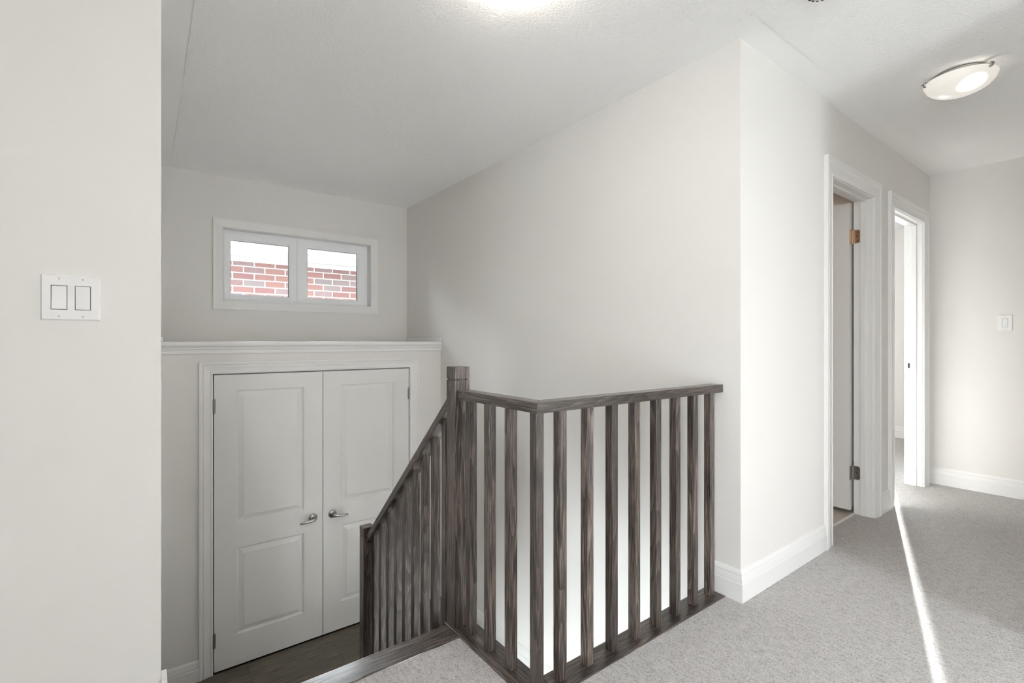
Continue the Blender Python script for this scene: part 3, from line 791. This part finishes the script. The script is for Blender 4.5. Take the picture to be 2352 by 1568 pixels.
# ================================================================== SWITCHES
def switch(loc, rotz, n, W, H, label, states, group=None, rw=.0285, rh=.060, pitch=.046):
    """plate in local x (width) z (height), facing -Y"""
    t = thing('light_switch', loc, label, 'light switch'); t.rotation_euler = (0, 0, rotz)
    bm = bmesh.new()
    cs = [(k-(n-1)/2)*pitch for k in range(n)]
    ow, oh = rw/2+.0015, rh/2+.0015
    e = [(-W/2, cs[0]-ow, -.006, 0, -H/2, H/2), (cs[-1]+ow, W/2, -.006, 0, -H/2, H/2)]
    for k, c in enumerate(cs):
        e += [(c-ow, c+ow, -.006, 0, oh, H/2), (c-ow, c+ow, -.006, 0, -H/2, -oh)]
        if k: e.append((cs[k-1]+ow, c-ow, -.006, 0, -H/2, H/2))
    # plate as one outline with bevelled rim
    bm = bmesh.new()
    O = [(-W/2, -H/2), (W/2, -H/2), (W/2, H/2), (-W/2, H/2)]
    for x in e: addbox(bm, *x)
    bmesh.ops.remove_doubles(bm, verts=bm.verts, dist=1e-5)
    f = [fc for fc in bm.faces if False]
    for v in bm.verts:
        if v.co.y < -.003:
            if abs(abs(v.co.x)-W/2) < 1e-5: v.co.x *= (W/2-.0035)/(W/2)
            if abs(abs(v.co.z)-H/2) < 1e-5: v.co.z *= (H/2-.0035)/(H/2)
    p = obj('face_plate', bm, M_PLATE); p.parent = t
    for c, s in zip(cs, states):
        bm = bmesh.new(); y_t, y_b = (-.0095, -.0045) if s else (-.0045, -.0095)
        v = [bm.verts.new(q) for q in ((c-rw/2, y_b, -rh/2), (c+rw/2, y_b, -rh/2), (c+rw/2, -.0065, 0), (c-rw/2, -.0065, 0), (c+rw/2, y_t, rh/2), (c-rw/2, y_t, rh/2),
                                       (c-rw/2, 0, -rh/2), (c+rw/2, 0, -rh/2), (c+rw/2, 0, rh/2), (c-rw/2, 0, rh/2))]
        bm.faces.new((v[0], v[1], v[2], v[3])); bm.faces.new((v[3], v[2], v[4], v[5])); bm.faces.new((v[6], v[7], v[8], v[9]))
        bm.faces.new((v[0], v[1], v[7], v[6])); bm.faces.new((v[5], v[4], v[8], v[9])); bm.faces.new((v[1], v[2], v[4], v[8], v[7])); bm.faces.new((v[0], v[3], v[5], v[9], v[6]))
        r = obj('rocker', bm, M_PLATE, bevel=.0006); r.parent = t
        bm = bmesh.new()
        ring(bm, c-rw/2, c+rw/2, -rh/2, rh/2, 0, [(0, .0), (0, .0054), (.0010, .0054), (.0010, 0)])
        r = obj('rocker_gap', bm, M_GAP); r.parent = t
        for sz in (1, -1):
            zz = sz*.0485 if H > .115 else sz*.048
            bm = bmesh.new(); lathe(bm, [(.0030, -.0055), (.0030, -.0066), (.0022, -.0072)], (c, 0, zz), 'Y', 14)
            q = obj('screw', bm, M_PLATE); q.parent = t
            bm = bmesh.new(); addbox(bm, c-.0004, c+.0004, -.0075, -.0068, zz-.0026, zz+.0026); z_ = obj('screw_slot', bm, M_DARK); z_.parent = q
    return t
switch((-.1565, YL-.0003, 1.2415), 0, 2, .117, .118, 'white double rocker switch on the near wall at left', (0, 1))
switch((XE-.0003, .660, 1.262), -math.pi/2, 1, .078, .118, 'white single rocker switch on the corridor end wall', (0,))

# ================================================================== OUTSIDE
nb = thing('neighbour_house', (1.5, 6.3, ZB), 'red brick neighbour house with white eaves seen through the stair window', 'house')
box('brick_wall', (-5, 5.5, 6.3, 6.5, ZB, 2.045), M_BRICK, nb)
box('frieze', (-5, 5.5, 6.27, 6.30, 2.045, 2.095), M_SIDING, nb, bevel=.003)
sf = box('soffit', (-5, 5.5, 5.88, 6.30, 2.095, 2.105), M_SIDING, nb)
box('fascia', [(-5, 5.5, 5.865, 5.88, 2.075, 2.24)], M_SIDING, nb, bevel=.003)
box('gutter', [(-5, 5.5, 5.76, 5.865, 2.12, 2.128), (-5, 5.5, 5.755, 5.762, 2.12, 2.225), (-5, 5.5, 5.748, 5.770, 2.217, 2.228)], M_SIDING, nb, bevel=.004)
bm = bmesh.new()
R_ = [(5.80, 2.24), (9.5, 3.9), (9.5, 3.8), (5.88, 2.17)]
a = [bm.verts.new((-5, y, z)) for y, z in R_]; b_ = [bm.verts.new((5.5, y, z)) for y, z in R_]
bm.faces.new(a); bm.faces.new(list(reversed(b_)))
for i in range(4): bm.faces.new((a[i], a[i-1], b_[i-1], b_[i]))
obj('roof', bm, M_SHING, nb)
struct(box('floor_outside_ground', (-30, 30, -30, 30, ZB-.3, ZB-.1), M_GROUND))
